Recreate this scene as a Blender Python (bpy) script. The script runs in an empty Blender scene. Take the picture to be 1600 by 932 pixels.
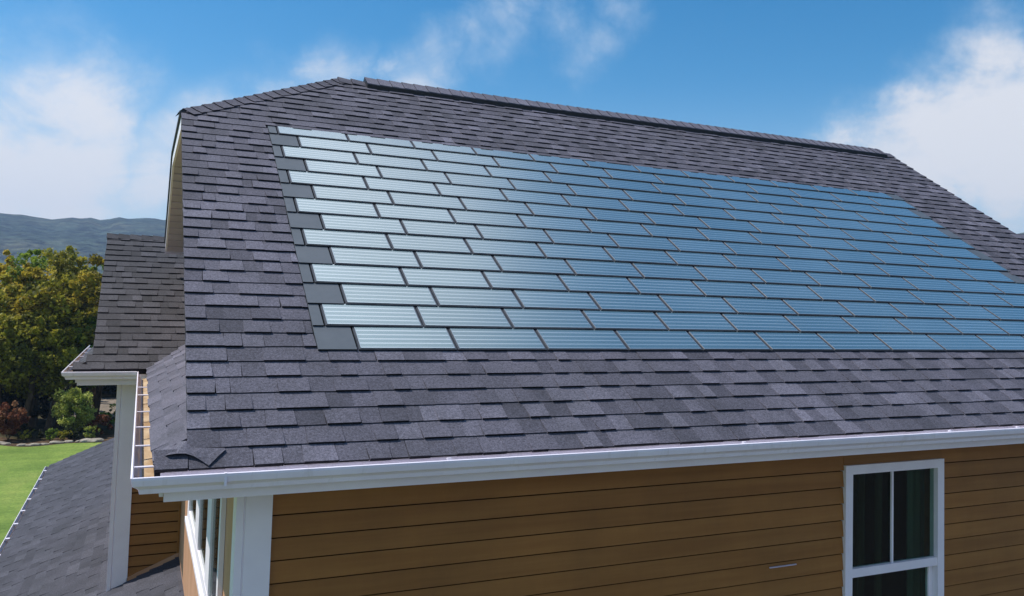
import bpy, math, random
from mathutils import Vector, Matrix, noise
R = math.radians
rnd = random.Random(7)
C = bpy.context.scene.collection
scene = bpy.context.scene

# ------------------------------------------------------------------ camera
# the eye is the world's origin; the lawn lies 6.4 m below it
YAW, PITCH, ROLL, FPX, CX, CY = R(25.2614), R(3.1237), R(1.5342), 1323.383, 849.724, 405.045
F = Vector((math.sin(YAW)*math.cos(PITCH), math.cos(YAW)*math.cos(PITCH), math.sin(PITCH)))
R0 = Vector((math.cos(YAW), -math.sin(YAW), 0)); U0 = R0.cross(F)
RT = math.cos(ROLL)*R0 + math.sin(ROLL)*U0
UP = -math.sin(ROLL)*R0 + math.cos(ROLL)*U0
cam = bpy.data.cameras.new('camera'); camo = bpy.data.objects.new('camera', cam); C.objects.link(camo)
camo.matrix_world = Matrix(((RT.x, UP.x, -F.x, 0), (RT.y, UP.y, -F.y, 0), (RT.z, UP.z, -F.z, 0), (0, 0, 0, 1)))
cam.sensor_width = 36; cam.lens = FPX*36/1600
cam.shift_x = -(CX-800)/1600; cam.shift_y = -(466-CY)/1600
cam.clip_start = 0.05; cam.clip_end = 9000
scene.camera = camo

# ------------------------------------------------------------------ light
SUN = Vector((-0.50, 0.24, 0.83)).normalized()
sun = bpy.data.lights.new('sun', 'SUN'); suno = bpy.data.objects.new('sun', sun); C.objects.link(suno)
sun.energy = 4.9; sun.angle = R(0.6); sun.color = (1.0, 0.955, 0.89)
suno.rotation_euler = SUN.to_track_quat('Z', 'Y').to_euler()

scene.view_settings.view_transform = 'Standard'; scene.view_settings.look = 'None'
scene.view_settings.exposure = 0.0; scene.view_settings.gamma = 1.0

world = bpy.data.worlds.new('World'); scene.world = world; world.use_nodes = True
def build_world():
    nt = world.node_tree; nt.nodes.clear(); N = nt.nodes.new; L = nt.links.new
    out = N('ShaderNodeOutputWorld')
    sky = N('ShaderNodeTexSky'); sky.sky_type = 'NISHITA'; sky.sun_disc = False
    sky.sun_elevation = math.asin(SUN.z); sky.sun_rotation = math.atan2(SUN.x, SUN.y)
    sky.altitude = 600; sky.air_density = 1.0; sky.dust_density = 0.25; sky.ozone_density = 1.6
    hs = N('ShaderNodeHueSaturation'); hs.inputs['Hue'].default_value = 0.492; hs.inputs['Saturation'].default_value = 1.45
    L(sky.outputs[0], hs.inputs['Color'])
    b1 = N('ShaderNodeBackground'); b1.inputs[1].default_value = 0.14; L(hs.outputs[0], b1.inputs[0])
    tc = N('ShaderNodeTexCoord')
    nrm = N('ShaderNodeVectorMath'); nrm.operation = 'NORMALIZE'; L(tc.outputs['Generated'], nrm.inputs[0])
    mp = N('ShaderNodeMapping'); mp.inputs['Scale'].default_value = (1, 1, 1.7); L(nrm.outputs[0], mp.inputs[0])
    def nz(scale, detail, rough, off=0.0, dist=0.0):
        n = N('ShaderNodeTexNoise'); n.inputs['Scale'].default_value = scale; n.inputs['Detail'].default_value = detail
        n.inputs['Roughness'].default_value = rough; n.inputs['Distortion'].default_value = dist
        m = N('ShaderNodeVectorMath'); m.operation = 'ADD'; m.inputs[1].default_value = (off, off*.7, -off); L(mp.outputs[0], m.inputs[0])
        L(m.outputs[0], n.inputs['Vector']); return n
    def math_(op, a, b=None, c=None):
        m = N('ShaderNodeMath'); m.operation = op
        for i, v in enumerate((a, b, c)):
            if v is None: continue
            if isinstance(v, (int, float)): m.inputs[i].default_value = v
            else: L(v, m.inputs[i])
        return m.outputs[0]
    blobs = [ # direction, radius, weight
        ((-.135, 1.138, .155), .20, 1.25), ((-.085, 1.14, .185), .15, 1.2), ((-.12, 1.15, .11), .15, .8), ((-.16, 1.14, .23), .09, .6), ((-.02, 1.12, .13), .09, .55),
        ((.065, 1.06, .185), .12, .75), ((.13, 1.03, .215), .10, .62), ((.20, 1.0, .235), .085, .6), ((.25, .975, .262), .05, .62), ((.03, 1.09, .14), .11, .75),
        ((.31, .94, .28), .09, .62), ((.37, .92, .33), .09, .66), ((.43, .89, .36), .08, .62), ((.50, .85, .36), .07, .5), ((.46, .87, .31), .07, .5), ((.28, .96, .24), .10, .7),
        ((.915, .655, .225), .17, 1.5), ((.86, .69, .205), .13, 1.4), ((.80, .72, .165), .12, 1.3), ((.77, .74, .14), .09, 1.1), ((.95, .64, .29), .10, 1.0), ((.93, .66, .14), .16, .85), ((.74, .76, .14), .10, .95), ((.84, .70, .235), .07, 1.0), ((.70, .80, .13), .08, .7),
        ((.17, .50, .84), .44, 1.25), ((.62, -.1, .75), .25, .7), ((-.5, -.6, .5), .6, 1.1), ((.3, -.9, .25), .6, 1.2), ((-.9, .3, .25), .3, .7), ((.95, -.2, .3), .25, .7)]  # unseen clouds: overhead for tile glare, those behind the camera added to brighten shade
    wn = N('ShaderNodeTexNoise'); wn.inputs['Scale'].default_value = 6.5; wn.inputs['Detail'].default_value = 6; wn.inputs['Roughness'].default_value = .62
    L(nrm.outputs[0], wn.inputs['Vector'])
    wc = N('ShaderNodeVectorMath'); wc.operation = 'SUBTRACT'; wc.inputs[1].default_value = (.5, .5, .5); L(wn.outputs['Color'], wc.inputs[0])
    wm = N('ShaderNodeVectorMath'); wm.operation = 'MULTIPLY'; wm.inputs[1].default_value = (.19, .19, .17); L(wc.outputs[0], wm.inputs[0])
    warp = N('ShaderNodeVectorMath'); warp.operation = 'ADD'; L(nrm.outputs[0], warp.inputs[0]); L(wm.outputs[0], warp.inputs[1])
    acc = None
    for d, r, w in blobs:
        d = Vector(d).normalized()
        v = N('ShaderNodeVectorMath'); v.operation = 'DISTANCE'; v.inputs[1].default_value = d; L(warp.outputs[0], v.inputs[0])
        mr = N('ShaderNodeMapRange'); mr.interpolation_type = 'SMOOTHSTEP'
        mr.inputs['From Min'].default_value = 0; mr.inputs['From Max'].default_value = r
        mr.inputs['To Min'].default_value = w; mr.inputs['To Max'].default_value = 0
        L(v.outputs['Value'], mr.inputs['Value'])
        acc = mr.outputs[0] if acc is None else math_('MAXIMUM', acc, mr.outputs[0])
    n1 = nz(7.5, 9, .62, 1.3, .5); n2 = nz(2.2, 5, .5, 4.1)
    a = math_('MULTIPLY', math_('SUBTRACT', n1.outputs[0], .5), 1.7)
    a = math_('ADD', acc, math_('MULTIPLY', a, math_('ADD', math_('MULTIPLY', acc, 1.0), .12)))
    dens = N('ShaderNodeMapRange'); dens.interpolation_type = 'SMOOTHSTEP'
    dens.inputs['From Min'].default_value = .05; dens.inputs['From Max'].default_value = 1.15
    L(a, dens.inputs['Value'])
    sep = N('ShaderNodeSeparateXYZ'); L(nrm.outputs[0], sep.inputs[0])
    veil = N('ShaderNodeMapRange'); veil.inputs['From Min'].default_value = .0; veil.inputs['From Max'].default_value = .27
    veil.inputs['To Min'].default_value = .62; veil.inputs['To Max'].default_value = 0; veil.interpolation_type = 'SMOOTHSTEP'
    L(sep.outputs['Z'], veil.inputs['Value'])
    v2 = math_('MULTIPLY', veil.outputs[0], math_('ADD', math_('MULTIPLY', n2.outputs[0], .7), .55))
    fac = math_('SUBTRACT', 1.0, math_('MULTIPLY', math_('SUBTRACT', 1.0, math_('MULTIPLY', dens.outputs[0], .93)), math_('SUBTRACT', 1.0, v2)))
    cr = N('ShaderNodeValToRGB'); cr.color_ramp.elements[0].position = .25; cr.color_ramp.elements[1].position = .75
    cr.color_ramp.elements[0].color = (.58, .74, .90, 1); cr.color_ramp.elements[1].color = (.88, .89, .93, 1)
    mixf = math_('ADD', math_('MULTIPLY', dens.outputs[0], .7), math_('MULTIPLY', n1.outputs[0], .3)); L(mixf, cr.inputs[0])
    b2 = N('ShaderNodeBackground'); L(cr.outputs[0], b2.inputs[0]); 
    sd = N('ShaderNodeVectorMath'); sd.operation = 'DISTANCE'; sd.inputs[1].default_value = SUN; L(nrm.outputs[0], sd.inputs[0])
    sb = N('ShaderNodeMapRange'); sb.interpolation_type = 'SMOOTHSTEP'; sb.inputs['From Min'].default_value = .3; sb.inputs['From Max'].default_value = 1.1
    sb.inputs['To Min'].default_value = 2.4; sb.inputs['To Max'].default_value = .98; L(sd.outputs['Value'], sb.inputs['Value']); L(sb.outputs[0], b2.inputs[1])  # boosts clouds near the sun, added to whiten the glare on the tiles
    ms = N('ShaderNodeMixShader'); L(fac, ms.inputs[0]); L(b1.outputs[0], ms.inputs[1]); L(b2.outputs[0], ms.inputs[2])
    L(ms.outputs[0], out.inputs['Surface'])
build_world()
world.cycles.sampling_method = 'MANUAL'; world.cycles.sample_map_resolution = 1024

# ------------------------------------------------------------------ materials
def newmat(name):
    m = bpy.data.materials.new(name); m.use_nodes = True; nt = m.node_tree; nt.nodes.clear()
    o = nt.nodes.new('ShaderNodeOutputMaterial'); b = nt.nodes.new('ShaderNodeBsdfPrincipled')
    nt.links.new(b.outputs[0], o.inputs[0]); return m, nt, b
def tex(nt, scale, detail=4, rough=.55, stretch=None, coord='Object'):
    tc = nt.nodes.new('ShaderNodeTexCoord'); mp = nt.nodes.new('ShaderNodeMapping'); n = nt.nodes.new('ShaderNodeTexNoise')
    if coord == 'World':
        g = nt.nodes.new('ShaderNodeNewGeometry'); nt.links.new(g.outputs['Position'], mp.inputs[0])
    else: nt.links.new(tc.outputs[coord], mp.inputs[0])
    if stretch: mp.inputs['Scale'].default_value = stretch
    nt.links.new(mp.outputs[0], n.inputs['Vector'])
    n.inputs['Scale'].default_value = scale; n.inputs['Detail'].default_value = detail; n.inputs['Roughness'].default_value = rough
    return n.outputs[0]
def ramp(nt, fac, stops):
    r = nt.nodes.new('ShaderNodeValToRGB'); e = r.color_ramp.elements
    e[0].position, e[0].color = stops[0][0], (*stops[0][1], 1); e[1].position, e[1].color = stops[-1][0], (*stops[-1][1], 1)
    for p, c in stops[1:-1]: q = e.new(p); q.color = (*c, 1)
    nt.links.new(fac, r.inputs[0]); return r.outputs[0]
def mix(nt, a, b, fac, mode='MIX'):
    m = nt.nodes.new('ShaderNodeMix'); m.data_type = 'RGBA'; m.blend_type = mode
    for i, v in ((6, a), (7, b)):
        if isinstance(v, tuple): m.inputs[i].default_value = (*v, 1)
        else: nt.links.new(v, m.inputs[i])
    if isinstance(fac, (int, float)): m.inputs[0].default_value = fac
    else: nt.links.new(fac, m.inputs[0])
    return m.outputs[2]
def bump(nt, b, h, strength=.3, dist=.01):
    n = nt.nodes.new('ShaderNodeBump'); n.inputs['Strength'].default_value = strength; n.inputs['Distance'].default_value = dist
    nt.links.new(h, n.inputs['Height']); nt.links.new(n.outputs[0], b.inputs['Normal'])
def attr(nt, name='tone'):
    a = nt.nodes.new('ShaderNodeAttribute'); a.attribute_name = name; return a.outputs['Fac']
def noisy(name, c1, c2, scale=6, rough=.6, spec=.4, bs=0, detail=5, stretch=None, bscale=None, bd=.004, coord='World', lo=.35, hi=.65):
    m, nt, b = newmat(name)
    f = tex(nt, scale, detail, .6, stretch, coord)
    nt.links.new(ramp(nt, f, [(lo, c1), (hi, c2)]), b.inputs['Base Color'])
    b.inputs['Roughness'].default_value = rough; b.inputs['Specular IOR Level'].default_value = spec
    if bs: bump(nt, b, tex(nt, bscale or scale*3, 4, .6, None, coord), bs, bd)
    return m

def make_shingle(name, dark, mid, light):
    m, nt, b = newmat(name)
    base = ramp(nt, attr(nt), [(0, dark), (.5, mid), (1, light)])
    gr = tex(nt, 260, 2, .7, None, 'World')
    col = mix(nt, base, ramp(nt, gr, [(.3, (.45, .45, .47)), (.7, (1.5, 1.5, 1.5))]), 1.0, 'MULTIPLY')
    g2 = tex(nt, 75, 3, .75, None, 'World')
    col = mix(nt, col, ramp(nt, g2, [(.32, (.55, .55, .56)), (.68, (1.45, 1.45, 1.45))]), 1.0, 'MULTIPLY')
    st = tex(nt, 2.3, 5, .6, None, 'World')
    col = mix(nt, col, ramp(nt, st, [(.3, (.76, .77, .76)), (.7, (1.16, 1.15, 1.17))]), 1.0, 'MULTIPLY')
    nt.links.new(col, b.inputs['Base Color']); b.inputs['Roughness'].default_value = .85; b.inputs['Specular IOR Level'].default_value = .35
    bump(nt, b, gr, .5, .003); return m
M = {}
M['shingle'] = make_shingle('granule shingle', (.068, .066, .083), (.108, .103, .128), (.166, .159, .195))
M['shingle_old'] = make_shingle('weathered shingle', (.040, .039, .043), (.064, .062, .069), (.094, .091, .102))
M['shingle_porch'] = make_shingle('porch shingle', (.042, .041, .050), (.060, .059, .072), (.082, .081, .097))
M['shingle_edge'] = noisy('cut shingle edge', (.012, .012, .015), (.025, .025, .03), 40, .9, .1)
M['underlay'] = noisy('roof felt', (.012, .012, .014), (.02, .02, .024), 10, .9, .1)
M['asphalt'] = noisy('asphalt sheet', (.06, .06, .075), (.1, .1, .12), 30, .9, .2, .3)
M['white'] = noisy('white painted aluminium', (.82, .76, .84), (.88, .83, .90), 3, .42, .4)
def stain(name):
    m = M[name]; nt = m.node_tree; b = nt.nodes['Principled BSDF']; src = b.inputs['Base Color'].links[0].from_socket
    st = tex(nt, 3.0, 6, .7, (6, 6, .5), 'World'); nt.links.new(mix(nt, src, ramp(nt, st, [(.28, (.86, .85, .82)), (.45, (1, 1, 1))]), 1.0, 'MULTIPLY'), b.inputs['Base Color'])
stain('white')
M['white_trim'] = noisy('white vinyl trim', (.83, .77, .83), (.89, .84, .89), 3, .5, .35)
M['gutter_in'] = noisy('stained gutter bottom', (.36, .22, .10), (.62, .47, .30), 9, .6, .3, stretch=(1, .35, 1))
M['siding'] = noisy('brown siding', (.275, .113, .023), (.335, .147, .034), 2.5, .5, .35, .12, bscale=60, stretch=(.35, .35, 6), bd=.002)
def board_tone():
    nt = M['siding'].node_tree; b = nt.nodes['Principled BSDF']; src = b.inputs['Base Color'].links[0].from_socket
    oi = nt.nodes.new('ShaderNodeObjectInfo'); c = ramp(nt, oi.outputs['Random'], [(0, (.90, .90, .91)), (1, (1.07, 1.06, 1.05))])
    c = mix(nt, src, c, 1.0, 'MULTIPLY'); st = tex(nt, 1.6, 7, .7, (1, 1, .35), 'World')
    nt.links.new(mix(nt, c, ramp(nt, st, [(.3, (.84, .85, .86)), (.62, (1.06, 1.05, 1.03))]), 1.0, 'MULTIPLY'), b.inputs['Base Color'])
board_tone()
M['tan'] = noisy('tan wall panel', (.50, .265, .15), (.60, .33, .20), 3, .6, .3, .1, stretch=(1, 1, .3))
M['soffit'] = noisy('tan soffit', (.48, .41, .49), (.55, .48, .57), 4, .6, .3)
M['gap'] = noisy('siding shadow groove', (.10, .045, .012), (.14, .065, .016), 5, .9, .1)  # shade under the siding laps put into a darker brown
M['black'] = noisy('black plastic', (.010, .011, .014), (.018, .02, .024), 20, .5, .4)
M['blank'] = noisy('grey filler sheet', (.085, .10, .115), (.105, .12, .138), 5, .55, .5, .15, bscale=200, bd=.001)
M['tileframe'] = noisy('tile plate', (.045, .052, .066), (.065, .072, .086), 12, .5, .4)
M['tile_edge'] = noisy('tile rim', (.34, .43, .48), (.42, .50, .55), 10, .3, .8)
M['tile_edge'].node_tree.nodes['Principled BSDF'].inputs['Metallic'].default_value = .7
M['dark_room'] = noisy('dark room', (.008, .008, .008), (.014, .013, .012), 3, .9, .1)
M['curtain'] = noisy('pale green curtain', (.07, .105, .08), (.115, .16, .125), 3, .9, .1, stretch=(9, 1, .3))
M['curtain_dark'] = noisy('dark curtain', (.008, .010, .006), (.035, .040, .024), 3, .9, .1, stretch=(9, 1, .3))
M['bark'] = noisy('bark', (.05, .035, .022), (.12, .085, .055), 8, .9, .1, .6, bd=.02, stretch=(1, 1, .3))
M['rock'] = noisy('pale rock', (.26, .22, .17), (.42, .37, .30), 3, .85, .2, .6, bd=.04)
M['foundation'] = noisy('block', (.2, .19, .18), (.3, .29, .28), 5, .9, .2)

def cell_material():
    m, nt, b = newmat('solar film')
    uv = nt.nodes.new('ShaderNodeUVMap'); sp = nt.nodes.new('ShaderNodeSeparateXYZ'); nt.links.new(uv.outputs[0], sp.inputs[0])
    def mth(op, a, c):
        n = nt.nodes.new('ShaderNodeMath'); n.operation = op
        for i, v in enumerate((a, c)):
            if isinstance(v, (int, float)): n.inputs[i].default_value = v
            else: nt.links.new(v, n.inputs[i])
        return n.outputs[0]
    s = mth('ABSOLUTE', mth('SUBTRACT', mth('FRACT', mth('MULTIPLY', sp.outputs['Y'], 5.0), 0), .5), 0)
    line = nt.nodes.new('ShaderNodeMapRange'); line.inputs['From Min'].default_value = .30; line.inputs['From Max'].default_value = .44
    nt.links.new(s, line.inputs['Value'])
    base = ramp(nt, tex(nt, .9, 3, .5, None, 'World'), [(.3, (.17, .28, .31)), (.7, (.24, .355, .38))])
    col = mix(nt, base, (.52, .62, .66), line.outputs[0])
    ra = ramp(nt, attr(nt, 'tone'), [(0, (.88, .90, .90)), (1, (1.06, 1.06, 1.06))])
    col = mix(nt, col, ra, 1.0, 'MULTIPLY')
    nt.links.new(col, b.inputs['Base Color']); b.inputs['Metallic'].default_value = .58
    b.inputs['Roughness'].default_value = .27; b.inputs['Coat Weight'].default_value = 1; b.inputs['Coat Roughness'].default_value = .22
    b.inputs['Coat IOR'].default_value = 2.0
    return m
M['cell'] = cell_material()

def glass_material(name, tint=(.75, .85, .8), transp=.9):
    m = bpy.data.materials.new(name); m.use_nodes = True; nt = m.node_tree; nt.nodes.clear()
    o = nt.nodes.new('ShaderNodeOutputMaterial'); g = nt.nodes.new('ShaderNodeBsdfGlossy'); t = nt.nodes.new('ShaderNodeBsdfTransparent')
    lw = nt.nodes.new('ShaderNodeLayerWeight'); lw.inputs[0].default_value = .5; ms = nt.nodes.new('ShaderNodeMixShader')
    pw = nt.nodes.new('ShaderNodeMath'); pw.operation = 'POWER'; pw.inputs[1].default_value = 5; nt.links.new(lw.outputs['Facing'], pw.inputs[0])
    fr = nt.nodes.new('ShaderNodeMath'); fr.operation = 'MULTIPLY_ADD'; fr.inputs[1].default_value = .8; fr.inputs[2].default_value = .02; nt.links.new(pw.outputs[0], fr.inputs[0])
    g.inputs['Roughness'].default_value = .015; t.inputs[0].default_value = (*tint, 1)
    nt.links.new(fr.outputs[0], ms.inputs[0]); nt.links.new(t.outputs[0], ms.inputs[1]); nt.links.new(g.outputs[0], ms.inputs[2])
    nt.links.new(ms.outputs[0], o.inputs[0]); return m
M['glass'] = glass_material('window glass')

def foliage_material(name, dark, mid, light):
    m, nt, b = newmat(name)
    c = ramp(nt, attr(nt), [(0, dark), (.55, mid), (1, light)])
    nt.links.new(c, b.inputs['Base Color']); b.inputs['Roughness'].default_value = .6; b.inputs['Specular IOR Level'].default_value = .25
    tr = nt.nodes.new('ShaderNodeBsdfTranslucent'); nt.links.new(c, tr.inputs[0])
    ms = nt.nodes.new('ShaderNodeMixShader'); ms.inputs[0].default_value = .42
    o = [n for n in nt.nodes if n.type == 'OUTPUT_MATERIAL'][0]
    nt.links.new(b.outputs[0], ms.inputs[1]); nt.links.new(tr.outputs[0], ms.inputs[2]); nt.links.new(ms.outputs[0], o.inputs[0])
    return m
M['leaf_olive'] = foliage_material('olive leaves', (.08, .085, .010), (.29, .27, .028), (.55, .48, .055))
M['leaf_gold'] = foliage_material('golden leaves', (.12, .10, .010), (.38, .30, .030), (.62, .48, .06))
M['leaf_green'] = foliage_material('green leaves', (.05, .08, .012), (.17, .25, .03), (.33, .42, .06))
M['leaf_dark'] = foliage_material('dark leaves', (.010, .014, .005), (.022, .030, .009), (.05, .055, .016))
M['leaf_bush'] = foliage_material('yellow green leaves', (.10, .12, .02), (.32, .36, .07), (.55, .58, .14))
M['leaf_red'] = foliage_material('russet leaves', (.08, .02, .01), (.22, .07, .03), (.40, .22, .12))

def lawn_material():
    m, nt, b = newmat('lawn grass')
    f = tex(nt, .55, 6, .65, (1, .45, 1), 'World'); g = tex(nt, 14, 5, .7, None, 'World')
    c = ramp(nt, f, [(.3, (.13, .20, .035)), (.55, (.20, .285, .055)), (.75, (.30, .35, .085))])
    h = tex(nt, 1.0, 3, .5, (.12, .9, 1), 'World')
    c = mix(nt, c, ramp(nt, h, [(.38, (.78, .84, .8)), (.6, (1.12, 1.08, 1.1))]), 1.0, 'MULTIPLY')
    c = mix(nt, c, ramp(nt, g, [(.3, (.62, .66, .6)), (.7, (1.3, 1.28, 1.2))]), 1.0, 'MULTIPLY')
    nt.links.new(c, b.inputs['Base Color']); b.inputs['Roughness'].default_value = .8; b.inputs['Specular IOR Level'].default_value = .2
    bump(nt, b, g, .8, .05); return m
M['lawn'] = lawn_material()
M['earth'] = noisy('woodland floor', (.028, .024, .012), (.07, .06, .028), .8, .95, .1, .5, bd=.05)
M['mulch'] = noisy('mulch', (.05, .03, .018), (.13, .085, .05), 4, .95, .1, .8, bd=.05)
M['bounce_grey'] = noisy('grey bounce ground', (.10, .098, .10), (.14, .137, .14), 2, .85, .2, .2)  # grey for the added front ground, keeps its bounce light neutral
M['gravel'] = noisy('pale gravel', (.16, .13, .10), (.28, .23, .18), 2, .9, .1, .6, bd=.05)
def hill_material():
    m, nt, b = newmat('forested hill')
    f = tex(nt, .009, 8, .7, (1, 1, 4), 'World'); g = tex(nt, .05, 5, .75, (1, 1, 3.5), 'World')
    c = ramp(nt, f, [(.3, (.016, .030, .026)), (.5, (.036, .050, .034)), (.7, (.09, .085, .05))])
    c = mix(nt, c, ramp(nt, g, [(.38, (.15, .15, .15)), (.62, (2.1, 2.1, 2.1))]), 1.0, 'MULTIPLY')
    nt.links.new(c, b.inputs['Base Color']); b.inputs['Roughness'].default_value = 1; b.inputs['Specular IOR Level'].default_value = 0
    bump(nt, b, g, 1, 6); return m
M['hill'] = hill_material()

# ------------------------------------------------------------------ object helpers
WORLDPOS = {}
def mesh_data(name, verts, faces, mats, fm=None, tone=None, uv=None, smooth=False):
    me = bpy.data.meshes.new(name); me.from_pydata(verts, [], faces)
    for m in (mats if isinstance(mats, (list, tuple)) else [mats]): me.materials.append(M[m])
    if fm is not None: me.polygons.foreach_set('material_index', fm)
    if tone is not None:
        a = me.attributes.new('tone', 'FLOAT', 'FACE'); a.data.foreach_set('value', tone)
    if uv is not None:
        l = me.uv_layers.new(name='UVMap'); l.data.foreach_set('uv', uv)
    if smooth: me.polygons.foreach_set('use_smooth', [True]*len(me.polygons))
    me.update(); return me
def link(name, data, origin, parent=None):
    o = bpy.data.objects.new(name, data); C.objects.link(o)
    origin = Vector(origin); po = WORLDPOS[parent.name] if parent else Vector((0, 0, 0))
    o.location = origin - po; o.parent = parent; WORLDPOS[o.name] = origin; return o
def obj(name, verts, faces, mats, parent=None, fm=None, tone=None, uv=None, smooth=False, origin=None, label=None, kind=None):
    vs = [Vector(v) for v in verts]
    if origin is None:
        origin = Vector([(min(v[i] for v in vs)+max(v[i] for v in vs))/2 for i in range(3)])
    origin = Vector(origin)
    me = mesh_data(name, [v-origin for v in vs], faces, mats, fm, tone, uv, smooth)
    o = link(name, me, origin, parent)
    if label: o['label'] = label
    if kind: o['kind'] = kind
    return o
def tag(o, label=None, cat=None, group=None, kind=None):
    if label: o['label'] = label
    if cat: o['category'] = cat
    if group: o['group'] = group
    if kind: o['kind'] = kind
    return o
def empty(name, loc, label, cat, group=None):
    o = bpy.data.objects.new(name, None); C.objects.link(o); o.location = loc; WORLDPOS[o.name] = Vector(loc)
    o.empty_display_size = .3; return tag(o, label, cat, group)
class MB:
    def __init__(s): s.v = []; s.f = []; s.m = []; s.t = []; s.uv = []
    def add(s, verts, faces, m=0, tone=.5):
        b = len(s.v); s.v += [tuple(v) for v in verts]
        for f in faces: s.f.append([b+i for i in f]); s.m.append(m); s.t.append(tone)
    def box(s, x0, x1, y0, y1, z0, z1, m=0, tone=.5):
        s.add([(x0, y0, z0), (x1, y0, z0), (x1, y1, z0), (x0, y1, z0), (x0, y0, z1), (x1, y0, z1), (x1, y1, z1), (x0, y1, z1)],
              [(0, 3, 2, 1), (4, 5, 6, 7), (0, 1, 5, 4), (1, 2, 6, 5), (2, 3, 7, 6), (3, 0, 4, 7)], m, tone)
    def prism(s, poly, off, m=0, tone=.5):
        off = Vector(off); n = len(poly); P = [Vector(p) for p in poly]
        s.add(P+[p+off for p in P], [tuple(range(n))[::-1], tuple(range(n, 2*n))]+[(i, (i+1) % n, n+(i+1) % n, n+i) for i in range(n)], m, tone)
    def build(s, name, mats, parent=None, **k):
        return obj(name, s.v, s.f, mats, parent, fm=s.m, tone=s.t, **k)
def solid(name, poly, off, mat, parent=None, **k):
    b = MB(); b.prism(poly, off); return b.build(name, mat, parent, **k)
def boxo(name, x0, x1, y0, y1, z0, z1, mat, parent=None, **k):
    b = MB(); b.box(x0, x1, y0, y1, z0, z1); return b.build(name, mat, parent, **k)
def sweep(profile, path, closed=False):
    """profile: list of (offset outwards, z); path: list of (point xy, outward dir xy (mitred))"""
    v = []; f = []; n = len(profile)
    for (px, py, pz), (ox, oy) in path:
        for o, z in profile: v.append((px+ox*o, py+oy*o, pz+z))
    for i in range(len(path)-1):
        for j in range(n-1 if not closed else n):
            a = i*n+j; b = i*n+(j+1) % n; f.append((a, b, b+n, a+n))
    return v, f

def rayd(px, py):
    x = (px-CX)/FPX; y = (py-CY)/FPX
    return RT*x - UP*y + F

# ------------------------------------------------------------------ key dimensions (metres, eye at origin)
T = .6528; EY, EZ = 4.499, -.8361; CT = 1/math.hypot(1, T)      # front slope: pitch, eave edge
G = -6.4                                                      # ground
XR = .239                                                     # left rake
XEND = 14.0
S_A, S_R = 4.591, 6.10                                        # clip corner, ridge (slope distance)
RY = EY+S_R*CT; RZ = EZ+S_R*CT*T                              # ridge
AY = EY+S_A*CT; AZ = EZ+S_A*CT*T
BX = 1.913; REND = 10.47; S_LOW = 3.58
BACKY = 2*RY-AY
WALLX, WALLY = .53, 4.9
TW = .6155; WEY = 10.53; CW = 1/math.hypot(1, TW); WXR = -.475; WRY = 13.218
WWX, WWY = -.21, 10.85
n_front = Vector((0, -T*CT, CT)); a_front = Vector((0, CT, CT*T))
def fr(X, s, h=0): return Vector((X, EY, EZ)) + a_front*s + n_front*h

house = empty('house', (5.0, 8.0, G), 'brown sided two storey house with dark shingle roof and white gutters', 'house')
roofp = obj('roof', *(lambda b: (b.v, b.f))(
    (lambda b: ([b.add([fr(XR, .18), fr(XEND, .0), fr(XEND, S_LOW), fr(REND, S_LOW), fr(REND, S_R), fr(BX, S_R), fr(XR, S_A)], [(0, 1, 2, 3, 4, 5, 6)]),
                 b.add([fr(.089, .0), fr(XEND, 0), fr(XR, .18)], [(0, 1, 2)]), b])[-1])(MB())),
    'underlay', house)

# ------------------------------------------------------------------ shingle courses
PIECES = []      # (area, origin, verts, tone, material)
def to_px(p):
    d = p.dot(F)
    if d < .1: return None
    return (CX+FPX*p.dot(RT)/d, CY-FPX*p.dot(UP)/d, d)
def shingle_plane(O, U, A, smax, spans, mat, s_first=0.0, e=.143, seed=1, wmin=.09, wmax=.20, collect=True, thick=1.0, bottom_trim=None, amp=1.0, lev=(.0138, .0060)):
    """O: eave point, U: along the course, A: up the slope. spans(s0,s1)->list of (u0,u1). Returns pieces."""
    rr = random.Random(seed); Nn = U.cross(A).normalized()
    if Nn.z < 0: Nn = -Nn
    out = []; s = s_first; k = 0
    while s < smax-.01:
        s1 = min(s+e, smax)
        for (u0, u1) in spans(s, s1):
            u = u0; tooth = rr.random() < .5
            while u < u1-.005:
                w = rr.uniform(wmin, wmax)*(1.0 if tooth else .85)
                if rr.random() < .12: w *= 1.6
                v = min(u+w, u1)
                if u1-v < .035: v = u1
                sb = s
                if bottom_trim: sb = max(s, bottom_trim(u, v, s))
                if sb < s1-.01:
                    hb = (lev[0] if tooth else lev[1])*thick+.002; ht = .0015
                    jl, jr = rr.uniform(-.004, .004), rr.uniform(-.004, .004); db = rr.uniform(-.003, .002)-(.004 if tooth else 0)
                    sk = rr.uniform(-.012, .012) if tooth else 0
                    g = .0004
                    P = [(u+g+jl-sk*.3, sb+db, hb), (v-g+jr+sk*.3, sb+db+rr.uniform(-.002, .002), hb), (v-g-sk*.3, s1+.004, ht), (u+g+sk*.3, s1+.004, ht),
                         (u+g+jl-sk*.3, sb+db, -.004), (v-g+jr+sk*.3, sb+db, -.004)]
                    V = [O+U*a+A*b+Nn*h for a, b, h in P]
                    f = [(0, 1, 2, 3), (4, 5, 1, 0), (1, 5, 2), (0, 3, 4)]
                    if (V[1]-V[0]).cross(V[2]-V[1]).dot(Nn) < 0: f = [q[::-1] for q in f]
                    tone = min(1, max(0, (.56 if tooth else .40) + rr.gauss(0, .19)*amp))
                    out.append((V, f, tone, mat))
                u = v; tooth = not tooth if rr.random() < .82 else tooth
        s += e; k += 1
    return out
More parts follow.
